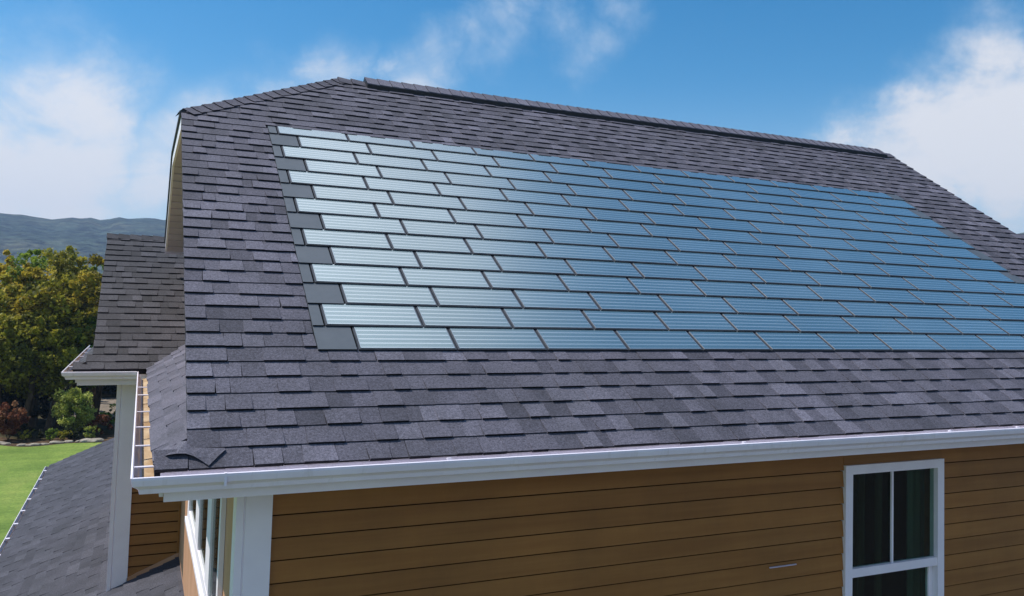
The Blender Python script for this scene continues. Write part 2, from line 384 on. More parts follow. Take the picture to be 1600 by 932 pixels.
def px_area(V):
    q = [to_px(p) for p in V[:4]]
    if any(a is None for a in q): return 0
    cx = sum(a[0] for a in q)/4; cy = sum(a[1] for a in q)/4
    if not (0 <= cx <= 1600 and 0 <= cy <= 932): return 0
    A = 0
    for i in range(4): A += q[i][0]*q[(i+1) % 4][1]-q[(i+1) % 4][0]*q[i][1]
    return abs(A)/2

# solar array zone on the front slope
SB, RH, XZ, TWID, NROW = .945, .2568, .982, .6529, 14
SZT = 4.47
def row_start(k): return XZ+(.2505 if k % 2 == 0 else .0808)
def row_end(k): return row_start(k)+11.95*TWID
XZE = XZ+.2505+11.95*TWID+.02
def front_left(s):
    if s < .12: return .089+max(0, s)*CT
    if s <= S_A-.07: return XR
    return XR+(s-S_A+.07)*(BX-XR)/(S_R-S_A)
def front_spans(s0, s1):
    l = front_left(s0); r = XEND if s0 < S_LOW-.05 else REND+.005
    if s1 > SB+.055 and s0 < SZT-.08: return [(l, XZ), (XZE, r)]
    return [(l, r)]
def top_trim(u, v, s):
    return SZT if (v > XZ+.02 and u < XZE-.02 and SZT-.15 < s < SZT) else s
pieces = shingle_plane(Vector((0, EY, EZ)), Vector((1, 0, 0)), a_front, S_R-.02, front_spans, 'shingle', -.013, seed=11, bottom_trim=top_trim)
# pent roof along the left gable (faces left)
a_side = Vector((CT, 0, CT*T))
pieces_side = shingle_plane(Vector((.089, 0, EZ)), Vector((0, 1, 0)), a_side, .53, lambda s0, s1: [(EY+s0*CT+(.17 if s0 > .05 else .085), WEY+(T/TW)*s0*CT)], 'shingle', 0, e=.098, seed=5, wmin=.25, wmax=.55, amp=.6, lev=(.012, .008))
# wing front slope
a_wing = Vector((0, CW, CW*TW)); WS = (WRY-WEY)/CW
def wing_spans(s0, s1):
    l = -.65+s0*CW if s0 < .17 else WXR
    vz = .089+(s0*CW)*TW/T
    return [(l, min(vz+.14, .60) if vz < .53 else .75)]
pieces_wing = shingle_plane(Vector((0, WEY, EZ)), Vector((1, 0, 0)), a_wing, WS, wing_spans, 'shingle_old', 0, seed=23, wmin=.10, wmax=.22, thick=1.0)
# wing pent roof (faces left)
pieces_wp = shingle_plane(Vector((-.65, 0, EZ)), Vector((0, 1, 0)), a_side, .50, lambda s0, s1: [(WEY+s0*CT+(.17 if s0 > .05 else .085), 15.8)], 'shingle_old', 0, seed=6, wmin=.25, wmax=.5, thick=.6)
# low roof (faces left)
KL = .427; CL = 1/math.hypot(1, KL); LX0, LZ0 = -1.74, -3.02-.427*(.55+1.74)
a_low = Vector((CL, 0, CL*KL)); LSM = (.53-LX0)/CL
def low_spans(s0, s1):
    return [(6.0, 22.75+.12*s0)]
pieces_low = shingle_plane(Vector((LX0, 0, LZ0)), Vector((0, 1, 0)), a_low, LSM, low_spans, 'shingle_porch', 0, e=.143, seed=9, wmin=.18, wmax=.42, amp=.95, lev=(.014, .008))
allp = pieces+pieces_side+pieces_wing+pieces_wp+pieces_low
order = sorted(range(len(allp)), key=lambda i: -px_area(allp[i][0]))
chosen = set(order[:300])
rest = MB(); mats_r = ['shingle', 'shingle_old', 'shingle_edge']
mats_r = ['shingle', 'shingle_old', 'shingle_edge', 'shingle_porch']
def fmats(f, mat): base = {'shingle': 0, 'shingle_old': 1, 'shingle_porch': 3}[mat]; return [base, 2, base, base]
for i, (V, f, tone, mat) in enumerate(allp):
    if i in chosen:
        obj('shingle', V, f, [mat, 'shingle_edge'], roofp, fm=[0, 1, 0, 0], tone=[tone]*4)
    else:
        b = len(rest.v); rest.v += [tuple(v) for v in V]
        for q, mi in zip(f, fmats(f, mat)): rest.f.append([b+j for j in q]); rest.m.append(mi); rest.t.append(tone)
rest.build('shingle_courses', mats_r, roofp, kind='stuff')

# other roof decks and back slopes (real slabs)
def deck(name, poly, mat='asphalt', th=.11):
    return solid(name, poly, (0, 0, -th), mat, roofp)
P = Vector
deck('roof_deck', [fr(.5, .12, -.012), fr(XEND, .12, -.012), fr(XEND, S_LOW, -.012), fr(REND, S_LOW, -.012), fr(REND, S_R-.03, -.012), fr(BX, S_R-.03, -.012), fr(XR+.005, S_A-.02, -.012), fr(XR+.005, .25, -.012)], 'underlay', .09)
# jerkinhead slope and back slope
JE = P((XR-.0, AY, AZ)); JB = P((XR, BACKY, AZ)); RB = P((BX, RY, RZ)); RE = P((REND, RY, RZ))
deck('roof_deck', [JE, JB, RB], 'asphalt', .02)
YB = 12.33; ZB = AZ-T*(YB-BACKY)
deck('roof_deck', [P((XR, YB, ZB)), P((REND, YB, ZB)), RE, RB, JB], 'asphalt', .022)
YB2 = 14.7
deck('roof_deck', [P((2.2, YB2, RZ-T*(YB2-RY))), P((REND, YB2, RZ-T*(YB2-RY))), P((REND, YB, ZB)), P((2.2, YB, ZB))], 'asphalt', .022)
# lower roof to the right: ridge at S_LOW
LRY = EY+S_LOW*CT; LRZ = EZ+S_LOW*CT*T
deck('roof_deck', [P((REND-.2, LRY, LRZ)), P((XEND, LRY, LRZ)), P((XEND, LRY+4.5, LRZ-T*4.5)), P((REND-.2, LRY+4.5, LRZ-T*4.5))], 'asphalt', .05)
# pent deck, wing decks, low roof deck
deck('roof_deck', [P((.094, EY+.01, EZ-.006)), P((.094, WEY, EZ-.006)), P((.53, WEY+.43, EZ-.006+T*.436)), P((.53, EY+.44, EZ-.006+T*.436))], 'underlay', .05)
deck('roof_deck', [P((WXR+.004, WEY+.17, EZ+.1)), P((-.62, WEY+.01, EZ-.004)), P((.8, WEY+.01, EZ-.004)), P((1.9, WRY, EZ+TW*(WRY-WEY)-.006)), P((WXR+.004, WRY, EZ+TW*(WRY-WEY)-.006))], 'underlay', .05)
WRZ = EZ+TW*(WRY-WEY)
deck('roof_deck', [P((WXR, WRY, WRZ)), P((3, WRY, WRZ)), P((3, WRY+2.7, WRZ-TW*2.7)), P((WXR, WRY+2.7, WRZ-TW*2.7))], 'asphalt', .05)
deck('roof_deck', [P((-.645, WEY+.01, EZ-.006)), P((-.645, 15.8, EZ-.006)), P((-.21, 15.8, EZ-.006+T*.435)), P((-.21, WEY+.44, EZ-.006+T*.435))], 'underlay', .05)
deck('roof_deck', [P((LX0+.005, 6, LZ0-.006)), P((LX0+.005, 22.74, LZ0-.006)), P((.53, 22.98, LZ0-.006+KL*(.525-LX0))), P((.53, 6, LZ0-.006+KL*(.525-LX0)))], 'underlay', .08)

# hip cap shingles on the clipped gable hip, ridge caps
hip0, hip1 = JE, RB
HA = (hip1-hip0); HL = HA.length; HA.normalize()
down_f = -a_front; down_j = P((-(AZ-RZ), 0, 0)); jn = (JB-JE).cross(RB-JE).normalized()
if jn.z < 0: jn = -jn
down_j = (JE+JB)/2-P((BX, RY, RZ)); down_j.normalize()
side_f = (n_front.cross(HA)).normalized(); side_j = (jn.cross(HA)).normalized()
if side_f.dot(down_f) < 0: side_f = -side_f
if side_j.dot(down_j) < 0: side_j = -side_j
up = (n_front+jn).normalized()
nc = 17; ex = HL/nc
for i in range(nc):
    a = hip0+HA*(i*ex-.01 if i else .03); b = hip0+HA*((i+1)*ex+.02); hA, hB = .022, .009
    jw = rnd.uniform(-.004, .004)
    V = []
    for p, h in ((a, hA), (b, hB)):
        for q, w in ((side_f, .135+jw), (side_f, .06), (None, 0), (side_j, .05), (side_j, .135 if i else .06)):
            V.append(p+(q*w if q else P((0, 0, 0)))+up*(h+(.006 if q is None else 0)))
    for q, w in ((side_f, .135+jw), (side_f, .06), (None, 0), (side_j, .06), (side_j, .135)):
        V.append(a+(q*w if q else P((0, 0, 0)))-up*.004)
    f = [(j, j+1, j+6, j+5) for j in range(4)]+[(j+1, j, j+10, j+11) for j in range(4)]+[(0, 5, 10)]
    obj('hip_cap', V, f, ['shingle', 'shingle_edge'], roofp, fm=[0]*4+[1]*5, tone=[min(1, max(0, .45+rnd.gauss(0, .15)))]*9)
# short ridge caps at both ends, ridge vent between
VX0, VX1 = 2.19, 10.25
def ridge_cap(x0, x1, h0, h1):
    V = []
    for x, h in ((x0, h0), (x1, h1)):
        for dy in (-.13, 0, .13): V.append(P((x, RY+dy, RZ-abs(dy)*T+h)))
    for dy in (-.13, 0, .13): V.append(P((x0, RY+dy, RZ-abs(dy)*T-.01)))
    obj('ridge_cap', V, [(0, 1, 4, 3), (1, 2, 5, 4), (0, 6, 7, 1), (1, 7, 8, 2)], ['shingle', 'shingle_edge'], roofp, fm=[0, 0, 1, 1], tone=[.45]*4)
for i in range(2): ridge_cap(BX-.03+i*.15, BX+.14+i*.15, .03, .012)
ridge_cap(VX1-.02, REND+.01, .02, .02)
vent = MB()
prof = [(-.16, .0), (-.165, .044), (-.16, .050), (0, .16*T+.050), (.16, .050), (.165, .044), (.16, 0)]
vv = []
for x in (VX0, VX1):
    for dy, dz in prof: vv.append((x, RY+dy, RZ-.16*T+dz+.006))
n = len(prof)
vent.add(vv, [(j, j+1, n+j+1, n+j) for j in range(n-1)]+[tuple(range(n)), tuple(range(n, 2*n))[::-1]])
vobj = vent.build('ridge_vent', 'black', roofp)
x = VX0
mb = MB()
while x < VX1-.05:
    x1 = min(x+.145, VX1)
    z0 = RZ-.16*T+.061
    V = [(x, RY-.158, z0+.008), (x, RY, RZ+.061+.009), (x, RY+.158, z0+.008), (x1+.01, RY-.158, z0), (x1+.01, RY, RZ+.061), (x1+.01, RY+.158, z0),
         (x, RY-.158, z0-.004), (x, RY, RZ+.057), (x, RY+.158, z0-.004), (x1+.01, RY-.158, z0-.004)]
    obj('vent_cap_shingle', [P(q) for q in V], [(0, 1, 4, 3), (1, 2, 5, 4), (0, 6, 7, 1), (1, 7, 8, 2), (0, 3, 9, 6)], ['shingle', 'shingle_edge'], vobj, fm=[0, 0, 1, 1, 0], tone=[min(1, max(0, .9+rnd.gauss(0, .12)))]*5)
    x = x1

# corner flap of curled hip cap and cut shingle at the left eave corner
def on_front(px, py, h=0.0):
    d = rayd(px, py); nn = n_front; p0 = P((0, EY, EZ))+nn*h
    return d*(p0.dot(nn)/d.dot(nn))
def on_side(px, py, h=0.0):
    nn = P((-T*CT, 0, CT)); p0 = P((.089, 0, EZ))+nn*h; d = rayd(px, py); return d*(p0.dot(nn)/d.dot(nn))
def on_roof(px, py, h):
    a, b = on_front(px, py, h), on_side(px, py, h); return a if a.length > b.length else b
def curl():
    edge = [(238, 722), (248, 716), (262, 711), (276, 709), (290, 709), (303, 713), (315, 720), (326, 728), (334, 720), (343, 711), (352, 703)]
    back = [(238, 713), (246, 706), (258, 699), (273, 691), (291, 689), (300, 700), (312, 700), (322, 700), (330, 700), (340, 700), (351, 700)]
    hu = [.014, .019, .024, .027, .026, .022, .018, .016, .016, .016, .014]; n = len(edge)
    V = [on_roof(*p, h) for p, h in zip(edge, hu)]+[on_roof(*p, .010) for p in back]+[on_roof(*p, h-.013 if i < 7 else .004) for i, (p, h) in enumerate(zip(edge, hu))]
    f = []; fm = []
    for i in range(n-1):
        f.append((i, i+1, n+i+1, n+i)); fm.append(0); f.append((2*n+i, 2*n+i+1, i+1, i)); fm.append(1)
    obj('curled_corner_shingle', V, f, ['shingle', 'shingle_edge'], roofp, fm=fm, tone=[.6]*len(f), label='curled shingle lifting at the left eave corner')
curl()

# ------------------------------------------------------------------ solar array
array = empty('solar_shingle_array', fr(5, 2.7), 'blue grey solar shingles laid in fourteen staggered rows on the roof slope', 'solar panels')
def tile_mesh(rh, w=TWID, kind='tile'):
    U = P((1, 0, 0)); A = a_front; Nn = n_front
    def q(u, s, h): return U*u+A*s+Nn*h
    g = .004
    hb, ht = .018, .007
    def H(s): return hb+(ht-hb)*s/rh
    V = [q(g, .0, hb), (q(w-g, .0, hb)), q(w-g, rh+.004, H(rh+.004)), q(g, rh+.004, H(rh+.004)), q(g, 0, 0), q(w-g, 0, 0), q(w-g, rh, 0), q(g, rh, 0)]
    return V, [(0, 1, 2, 3), (4, 5, 1, 0), (5, 6, 2, 1), (4, 0, 3, 7)], H
def make_tile(rh):
    V, f, H = tile_mesh(rh)
    base = mesh_data('solar_shingle', V, f, ['tileframe', 'black'], [0, 1, 0, 0])
    U = P((1, 0, 0)); A = a_front; Nn = n_front
    def q(u, s, h): return U*u+A*s+Nn*h
    m = .015; e = .006; w = TWID; s0, s1 = .010, rh+.004; up_ = .0035
    us = [m, m+e, w-m-e, w-m]; ss = [s0, s0+.006, s1]
    V = []; 
    for s in ss:
        for u in us: V.append(q(u, s, H(s)+up_))
    f = []; fm = []; uv = []
    for i in range(2):
        for j in range(3):
            a = i*4+j; f.append((a, a+1, a+5, a+4)); fm.append(0 if (j == 1 and i == 1) else 1)
            for (uu, vv_) in ((0, 0), (1, 0), (1, 1), (0, 1)): uv += [uu, vv_]
    b = len(V)
    V += [q(m-.003, s0-.002, H(s0)), q(w-m+.003, s0-.002, H(s0)), q(w-m+.003, s1, H(s1)), q(m-.003, s1, H(s1))]
    f += [(b, b+1, 3, 0), (b+3, b, 0, 8), (b+1, b+2, 11, 3)]; fm += [2, 2, 2]; uv += [0, 0, 1, 0, 1, 1, 0, 1]*3
    # walls have 4 corners each; side faces list uses outer ring ends only
    panes = []
    for k_ in range(9):
        tx, ty = rnd.uniform(-.0016, .0016), rnd.uniform(-.0012, .0012)
        W_ = [p+Nn*(tx*(p.x/TWID-.5)+ty*(p.dot(A)/rh-.5)) for p in V]
        panes.append(mesh_data('cell_pane', W_, f, ['cell', 'tile_edge', 'black'], fm, uv=uv, tone=[rnd.random()]*len(f)))
    return base, panes
tiles = {RH: make_tile(RH), 'top': make_tile(SZT-(SB+13*RH))}
for k in range(NROW):
    base, pane = tiles['top'] if k == 13 else tiles[RH]
    for i in range(12):
        o = fr(row_start(k)+i*TWID, SB+k*RH)
        t_ = link('solar_shingle', base, o, array); p_ = link('cell_pane', rnd.choice(pane), o, t_)
    rh = SZT-(SB+13*RH) if k == 13 else RH
    for (x0, x1) in ((XZ, row_start(k)-.002), (row_start(k)+12*TWID+.002, XZE+.05)):
        if x1-x0 < .02: continue
        x1 -= .003
        V, f, H = tile_mesh(rh, x1-x0); o = fr(x0, SB+k*RH)
        obj('filler_shingle', [o+v for v in V], f, ['blank', 'black'], array, fm=[0, 1, 0, 0], label='plain dark grey blank beside the solar cells')

# ------------------------------------------------------------------ gutters and fascia
GP = [(0, -.004), (-.0, -.075), (.075, -.085), (.086, -.082), (.092, -.060), (.100, -.052), (.118, -.040), (.126, -.012), (.126, .0), (.118, .003), (.112, -.004)]
lipdrop = -.018
def gutter_run(name, pts, outs, parent=house, label=None, inner='white', caps=()):
    base = [((x, y, z), o) for (x, y, z), o in zip(pts, outs)]
    v, f = sweep(GP, base); n = len(GP); fm = []
    for i in range(len(base)-1):
        for j in range(n-1): fm.append(1 if j in (0, 1) else 0)
    for c in caps:
        i = 0 if c == 0 else len(base)-1
        f.append(tuple(i*n+j for j in range(n-2))); fm.append(0)
    return obj(name, v, f, ['white', inner], parent, fm=fm, label=label)
GZ = EZ-.018
gx0 = .089+.03-.0   # fascia line of the side eave
fy = EY+.025
main_g = gutter_run('gutter', [(gx0, fy, GZ), (XEND, fy, GZ)], [(-1, -1), (0, -1)])
side_g = gutter_run('gutter', [(gx0-.003, fy, GZ), (gx0-.003, WEY+.025, GZ)], [(-1, -1), (-1, 1e-4-1)], inner='gutter_in', label='side gutter with stained bottom and white straps')
wing_g = gutter_run('gutter', [(-.62, WEY+.028, GZ), (-.015, WEY+.028, GZ)], [(-1, -1), (0, -1)], caps=())
wside_g = gutter_run('gutter', [(-.62, WEY+.028, GZ), (-.62, 15.8, GZ)], [(-1, -1), (-1, 0)], inner='gutter_in')
low_g = gutter_run('gutter', [(LX0+.03, 6, LZ0-.02), (LX0+.03, 22.72, LZ0-.02)], [(-1, 0), (-1, 0)], inner='gutter_in', caps=(1,))
# straps across the gutters
def strap(x0, x1, y, z, par, w=.022):
    boxo('gutter_strap', x0, x1, y-w/2, y+w/2, z-.004, z+.002, 'white', par)
for py in (605, 617, 643, 667, 696, 729):
    # straps seen between these heights in the side gutter; distance from the eye follows from the gutter plane
    d = rayd(225, py); k = (GZ-.004)/d.z; strap(gx0-.12, gx0-.02, d.y*k, GZ-.006, side_g, .03 if d.y*k < 7 else .045)
for y in (11.3, 12.2, 13.1, 14.0, 14.9): strap(-.74, -.64, y, GZ-.006, wside_g, .05)
for i in range(14): strap(LX0-.09, LX0+.02, 9.5+i*.98, LZ0-.025, low_g, .07)
for X in (1.55, 3.55, 5.45, 6.2, 7.6, 9.2, 11, 12.6): boxo('gutter_screw', X-.012, X+.012, fy-.108, fy-.092, GZ+.002, GZ+.011, 'white', main_g)
# downstream seam in the gutter at the left
boxo('gutter_seam', .40, .412, fy-.1275, fy-.10, GZ-.06, GZ+.002, 'white', main_g)
# fascia boards
boxo('fascia', gx0+.02, XEND, fy+.002, fy+.03, GZ-.145, GZ+.0, 'white_trim', house)
boxo('fascia', gx0, gx0+.018, fy+.032, WEY+.02, GZ-.125, GZ+.0, 'white_trim', house)
boxo('fascia', -.60, gx0+.02, WEY+.03, WEY+.055, GZ-.155, GZ+.0, 'white_trim', house)
boxo('fascia', -.618, -.60, WEY+.03, 15.8, GZ-.125, GZ+.0, 'white_trim', house)
boxo('fascia', LX0+.032, LX0+.05, 6, 22.7, LZ0-.16, LZ0-.01, 'white_trim', house)
# soffits
sof = MB()
sof.box(gx0+.02, XEND, fy+.03, WALLY-.002, GZ-.118, GZ-.108)
sof.box(gx0+.02, WALLX-.002, WALLY, WEY+.02, GZ-.118, GZ-.108)
sof.box(-.598, .52, WEY+.056, WWY-.002, GZ-.118, GZ-.108)
sof.box(-.598, WWX-.002, WWY, 15.8, GZ-.118, GZ-.108)
sof.build('soffit', 'white_trim', house)

# rake trim: front rake, clip eave, back rake with ribbed soffit
def rake_board(p0, p1, th=.022, d0=.022, dh=.13, mat='white_trim', name='rake_board'):
    dn = P((0, 0, -1))
    V = []
    for p in (p0, p1):
        for dx, dz in ((0, -d0), (th, -d0), (th, -d0-dh), (0, -d0-dh)): V.append(p+P((dx, 0, dz)))
    return obj(name, V, [(0, 1, 5, 4), (1, 2, 6, 5), (2, 3, 7, 6), (3, 0, 4, 7), (0, 3, 2, 1), (4, 5, 6, 7)], mat, house)
rake_board(P((XR+.004, fr(XR, .2).y, fr(XR, .2).z)), P((XR+.004, AY, AZ)), dh=.06, mat='asphalt')
rake_board(P((XR+.006, AY+.001, AZ)), P((XR+.006, BACKY, AZ)), name='clip_fascia')
rake_board(P((XR+.006, BACKY+.001, AZ)), P((XR+.006, YB, ZB)))
# dark shingle edge over the rake
for a, b in ((P((XR-.012, AY, AZ)), P((XR-.012, BACKY, AZ))), (P((XR-.012, BACKY, AZ)), P((XR-.012, YB+.02, ZB-.013)))):
    V = []
    for p in (a, b):
        for dx, dz in ((0, .012), (.05, .016), (.05, -.02), (0, -.02)): V.append(p+P((dx, 0, dz)))
    obj('rake_edge_shingle', V, [(0, 1, 5, 4), (1, 2, 6, 5), (2, 3, 7, 6), (3, 0, 4, 7), (0, 3, 2, 1), (4, 5, 6, 7)], 'asphalt', roofp, tone=[.4]*6)
# clip soffit
boxo('soffit', XR+.028, WALLX+.3, AY, BACKY, AZ-.15, AZ-.142, 'soffit', house)
# ribbed soffit panels under the back rake
LB = math.hypot(YB-BACKY, T*(YB-BACKY)); back_d = P((0, CT, -CT*T)); back_n = P((0, CT*T, CT))
npan = 13
for i in range(npan):
    a = LB*i/npan+.011; b = LB*(i+1)/npan-.011; base = P((0, BACKY, AZ-.150))
    x0, x1 = XR+.028, WALLX+.25
    V = [base+back_d*s+P((x, 0, 0))+P((0, 0, h)) for h in (0, .012) for x, s in ((x0, a), (x1, a), (x1, b), (x0, b))]
    obj('soffit_panel', V, [(0, 1, 2, 3), (7, 6, 5, 4), (0, 4, 5, 1), (1, 5, 6, 2), (2, 6, 7, 3), (3, 7, 4, 0)], 'soffit', house)
b0 = P((0, BACKY, AZ-.132)); 
V = [b0+back_d*s+P((x, 0, h)) for h in (0, .004) for x, s in ((XR+.03, 0), (WALLX+.25, 0), (WALLX+.25, LB), (XR+.03, LB))]
obj('soffit_backing', V, [(0, 1, 2, 3), (7, 6, 5, 4), (0, 4, 5, 1), (1, 5, 6, 2), (2, 6, 7, 3), (3, 7, 4, 0)], 'soffit', house)
boxo('eave_return', XR+.005, WALLX+.25, YB-.02, YB+.01, ZB-.17, ZB-.03, 'soffit', house)
# step flashing under it, gable wall
solid('gable_wall', [P((WALLX, WALLY+.02, G)), P((WALLX, 14.2, G)), P((WALLX, 14.2, RZ-T*(14.2-RY)-.16)), P((WALLX, BACKY, AZ-.16)), P((WALLX, AY, AZ-.16)), P((WALLX, WALLY+.02, EZ+T*(WALLY-EY)-.16))], (.1, 0, 0), 'tan', house)

# ------------------------------------------------------------------ walls
# front wall: backing with window opening, lap siding boards
WX0, WX1, WZ1, WZM0, WZM1 = 4.868, 5.925, -1.153, -1.995, -1.931
WZ0 = -2.83
wall = MB()
wall.box(WALLX+.1, WX0+.03, WALLY+.03, WALLY+.13, G, -.98)
wall.box(WX1-.03, XEND-.3, WALLY+.03, WALLY+.13, G, -.98)
wall.box(WX0+.03, WX1-.03, WALLY+.03, WALLY+.13, G, WZ0+.03)
wall.box(WX0+.03, WX1-.03, WALLY+.03, WALLY+.13, WZ1-.03, -.98)
wallp = wall.build('front_wall', 'gap', house)
EXP = .1235
def board(name, x0, x1, zb, y, par, ztop=None, tb=.017, tt=.004, clip=None):
    zt = zb+EXP+.004 if ztop is None else ztop
    zt -= .014
    V = [(x0, y-tb, zb), (x1, y-tb, zb), (x1, y-tt, zt), (x0, y-tt, zt), (x0, y+.028, zb), (x1, y+.028, zb), (x1, y+.028, zt), (x0, y+.028, zt)]
    return obj(name, [P(v) for v in V], [(0, 1, 2, 3), (4, 5, 1, 0), (5, 6, 2, 1), (4, 0, 3, 7), (3, 2, 6, 7)], ['siding', 'gap'], par, fm=[0, 1, 0, 0, 1])
zb = -1.188+EXP
while zb > G+.3:
    zt = min(zb+EXP+.004, -.99)
    if zb+EXP < WZ0 or zb > WZ1+.0:
        board('siding_board', .70, XEND-.3, zb, WALLY, wallp, zt)
    elif zb+EXP > WZ1 or zb < WZ0:
        board('siding_board', .70, WX0-.001, zb, WALLY, wallp, zt); board('siding_board', WX1+.001, XEND-.3, zb, WALLY, wallp, zt)
        if zb+EXP > WZ1: board('siding_board', WX0, WX1, WZ1+.001, WALLY, wallp, zt)
        else: board('siding_board', WX0, WX1, zb, WALLY, wallp, WZ0-.001)
    else:
        board('siding_board', .70, WX0-.001, zb, WALLY, wallp, zt); board('siding_board', WX1+.001, XEND-.3, zb, WALLY, wallp, zt)
    zb -= EXP
boxo('scuff_strip', 4.165, 4.41, WALLY-.019, WALLY-.010, -1.844, -1.836, 'soffit', wallp, label='thin pale strip stuck on the brown siding')
boxo('wall_right', XEND-.3, XEND-.2, WALLY, 12, G, -.95, 'siding', house)
boxo('wall_back', WALLX+.1, XEND-.3, 14.1, 14.2, G, -.9, 'siding', house)

# corner board at the main corner (face with a bead groove)
cb = MB()
cb.prism([P((.51, 4.86, -1.0)), P((.548, 4.86, -1.0)), P((.551, 4.868, -1.0)), (P((.556, 4.868, -1.0))), P((.559, 4.86, -1.0)), P((.697, 4.86, -1.0)), P((.697, 4.925, -1.0)), P((.51, 5.02, -1.0))], (0, 0, G+1.0))
cb.build('corner_board', 'white_trim', house)
# left wall facing the porch side, with window
yj = [(8.69, 9.03), (7.3, 8.05), (6.22, 6.92), (5.52, 5.80)]   # jambs and mullions seen from the eye (Y ranges)
WB = -2.155
lw = MB()
lwp = boxo('left_wall', WALLX-.004, WALLX+.02, WALLY+.1, WWY, G, GZ-.118, 'tan', house)
lwin = MB()
x0, x1 = WALLX-.034, WALLX-.006
W0, W1 = 5.56, 9.02
lf = obj('window', *(lambda b: (b.v, b.f))((lambda b: (b.box(x0, x1, W0, W1, WB, WB+.11), b.box(x0, x1, W0, W0+.09, WB+.11, -1.06), b.box(x0, x1, W1-.2, W1, WB+.11, -1.06), b.box(x0, x1, W0+.09, W1-.2, -1.13, -1.06), b)[-1])(MB())), 'white_trim', house, label='tall white side window seen edge on')
boxo('mullion', x0+.002, x1, 6.28, 6.62, WB+.11, -1.13, 'white_trim', lf)
boxo('mullion', x0+.002, x1, 7.45, 7.85, WB+.11, -1.13, 'white_trim', lf)
for a, b in ((5.65, 6.28), (6.62, 7.45), (7.85, 8.82)):
    boxo('pane', x1-.012, x1-.006, a, b, WB+.11, -1.13, 'glass', lf)
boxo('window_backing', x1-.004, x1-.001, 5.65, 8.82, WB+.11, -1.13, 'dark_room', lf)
boxo('sill', x0-.02, x0-.001, W0-.03, W1+.03, WB-.035, WB+.01, 'white_trim', lf)

# wing front wall
wingw = boxo('wing_wall', WWX+.05, WALLX-.006, WWY+.03, WWY+.12, G, GZ-.118, 'gap', house)
zb = -2.384+EXP*.965*11
EXW = .1185
while zb > -4.2:
    V = [(-.005, WWY-.017, zb), (.500, WWY-.017, zb), (.500, WWY-.003, zb+EXW-.016), (-.005, WWY-.003, zb+EXW-.016), (-.005, WWY+.028, zb), (.500, WWY+.028, zb), (-.005, WWY+.028, zb+EXW-.016), (.500, WWY+.028, zb+EXW-.016)]
    if zb+EXW < -.95:
        obj('siding_board', [P(v) for v in V], [(0, 1, 2, 3), (4, 5, 1, 0), (3, 2, 7, 6), (1, 5, 7, 2), (4, 0, 3, 6)], ['siding', 'gap'], wingw, fm=[0, 1, 1, 0, 0])
    zb -= EXW
boxo('corner_trim', .500, .523, WWY-.024, WWY+.02, -3.4, GZ-.12, 'siding', house)
def lowz(x): return -3.02+KL*(x-.55)
solid('roof_wall_trim', [P((-.01, WWY-.03, lowz(-.01)+.0)), P((.523, WWY-.03, lowz(.523)+.0)), P((.523, WWY-.03, lowz(.523)+.05)), P((-.01, WWY-.03, lowz(-.01)+.05))], (0, .02, 0), 'tan', house)
# wing corner board with bead groove
cb = MB()
cb.prism([P((-.212, WWY-.03, -1.0)), P((-.172, WWY-.03, -1.0)), P((-.168, WWY-.02, -1.0)), P((-.160, WWY-.02, -1.0)), P((-.156, WWY-.03, -1.0)), P((-.004, WWY-.03, -1.0)), P((-.004, WWY+.03, -1.0)), P((-.212, WWY+.1, -1.0))], (0, 0, -3.0))
cb.build('corner_board', 'white_trim', house)
boxo('wing_side_wall', WWX, WWX+.05, WWY+.05, 15.6, G, -.75, 'siding', house)
solid('wing_gable_wall', [P((WWX, WWY+.3, -.8)), P((WWX, 15.6, -.8)), P((WWX, WRY, WRZ-.1))], (.05, 0, 0), 'siding', house)
boxo('wing_back_wall', WWX, 3, 15.6, 15.7, G, -.8, 'siding', house)
rake_board(P((WXR+.004, WEY+.18, EZ+.11)), P((WXR+.004, WRY, WRZ)))
rake_board(P((WXR+.004, WRY+.001, WRZ)), P((WXR+.004, WRY+2.7, WRZ-TW*2.7)))
# wing ridge caps
x = WXR-.01
while x < 2.6:
    V = []
    for xx, h in ((x, .024), (x+.16, .010)):
        for dy in (-.12, 0, .12): V.append(P((xx, WRY+dy, WRZ-abs(dy)*TW+h)))
    for dy in (-.12, 0, .12): V.append(P((x, WRY+dy, WRZ-abs(dy)*TW-.01)))
    obj('ridge_cap', V, [(0, 1, 4, 3), (1, 2, 5, 4), (0, 6, 7, 1), (1, 7, 8, 2)], ['shingle_old', 'shingle_edge'], roofp, fm=[0, 0, 1, 1], tone=[min(1, max(0, .4+rnd.gauss(0, .2)))]*4)
    x += .145
# porch walls and floor under the low roof
boxo('porch_wall', -1.55, -1.45, 6.2, 22.5, G, LZ0-.02, 'siding', house)
solid('porch_end_wall', [P((-1.45, 22.4, G)), P((.5, 22.4, G)), P((.5, 22.4, lowz(.5)-.1)), P((-1.45, 22.4, lowz(-1.45)-.1))], (0, .1, 0), 'siding', house)
boxo('foundation', WALLX+.05, XEND-.35, WALLY+.01, 14.1, G-.2, G+.3, 'foundation', house)

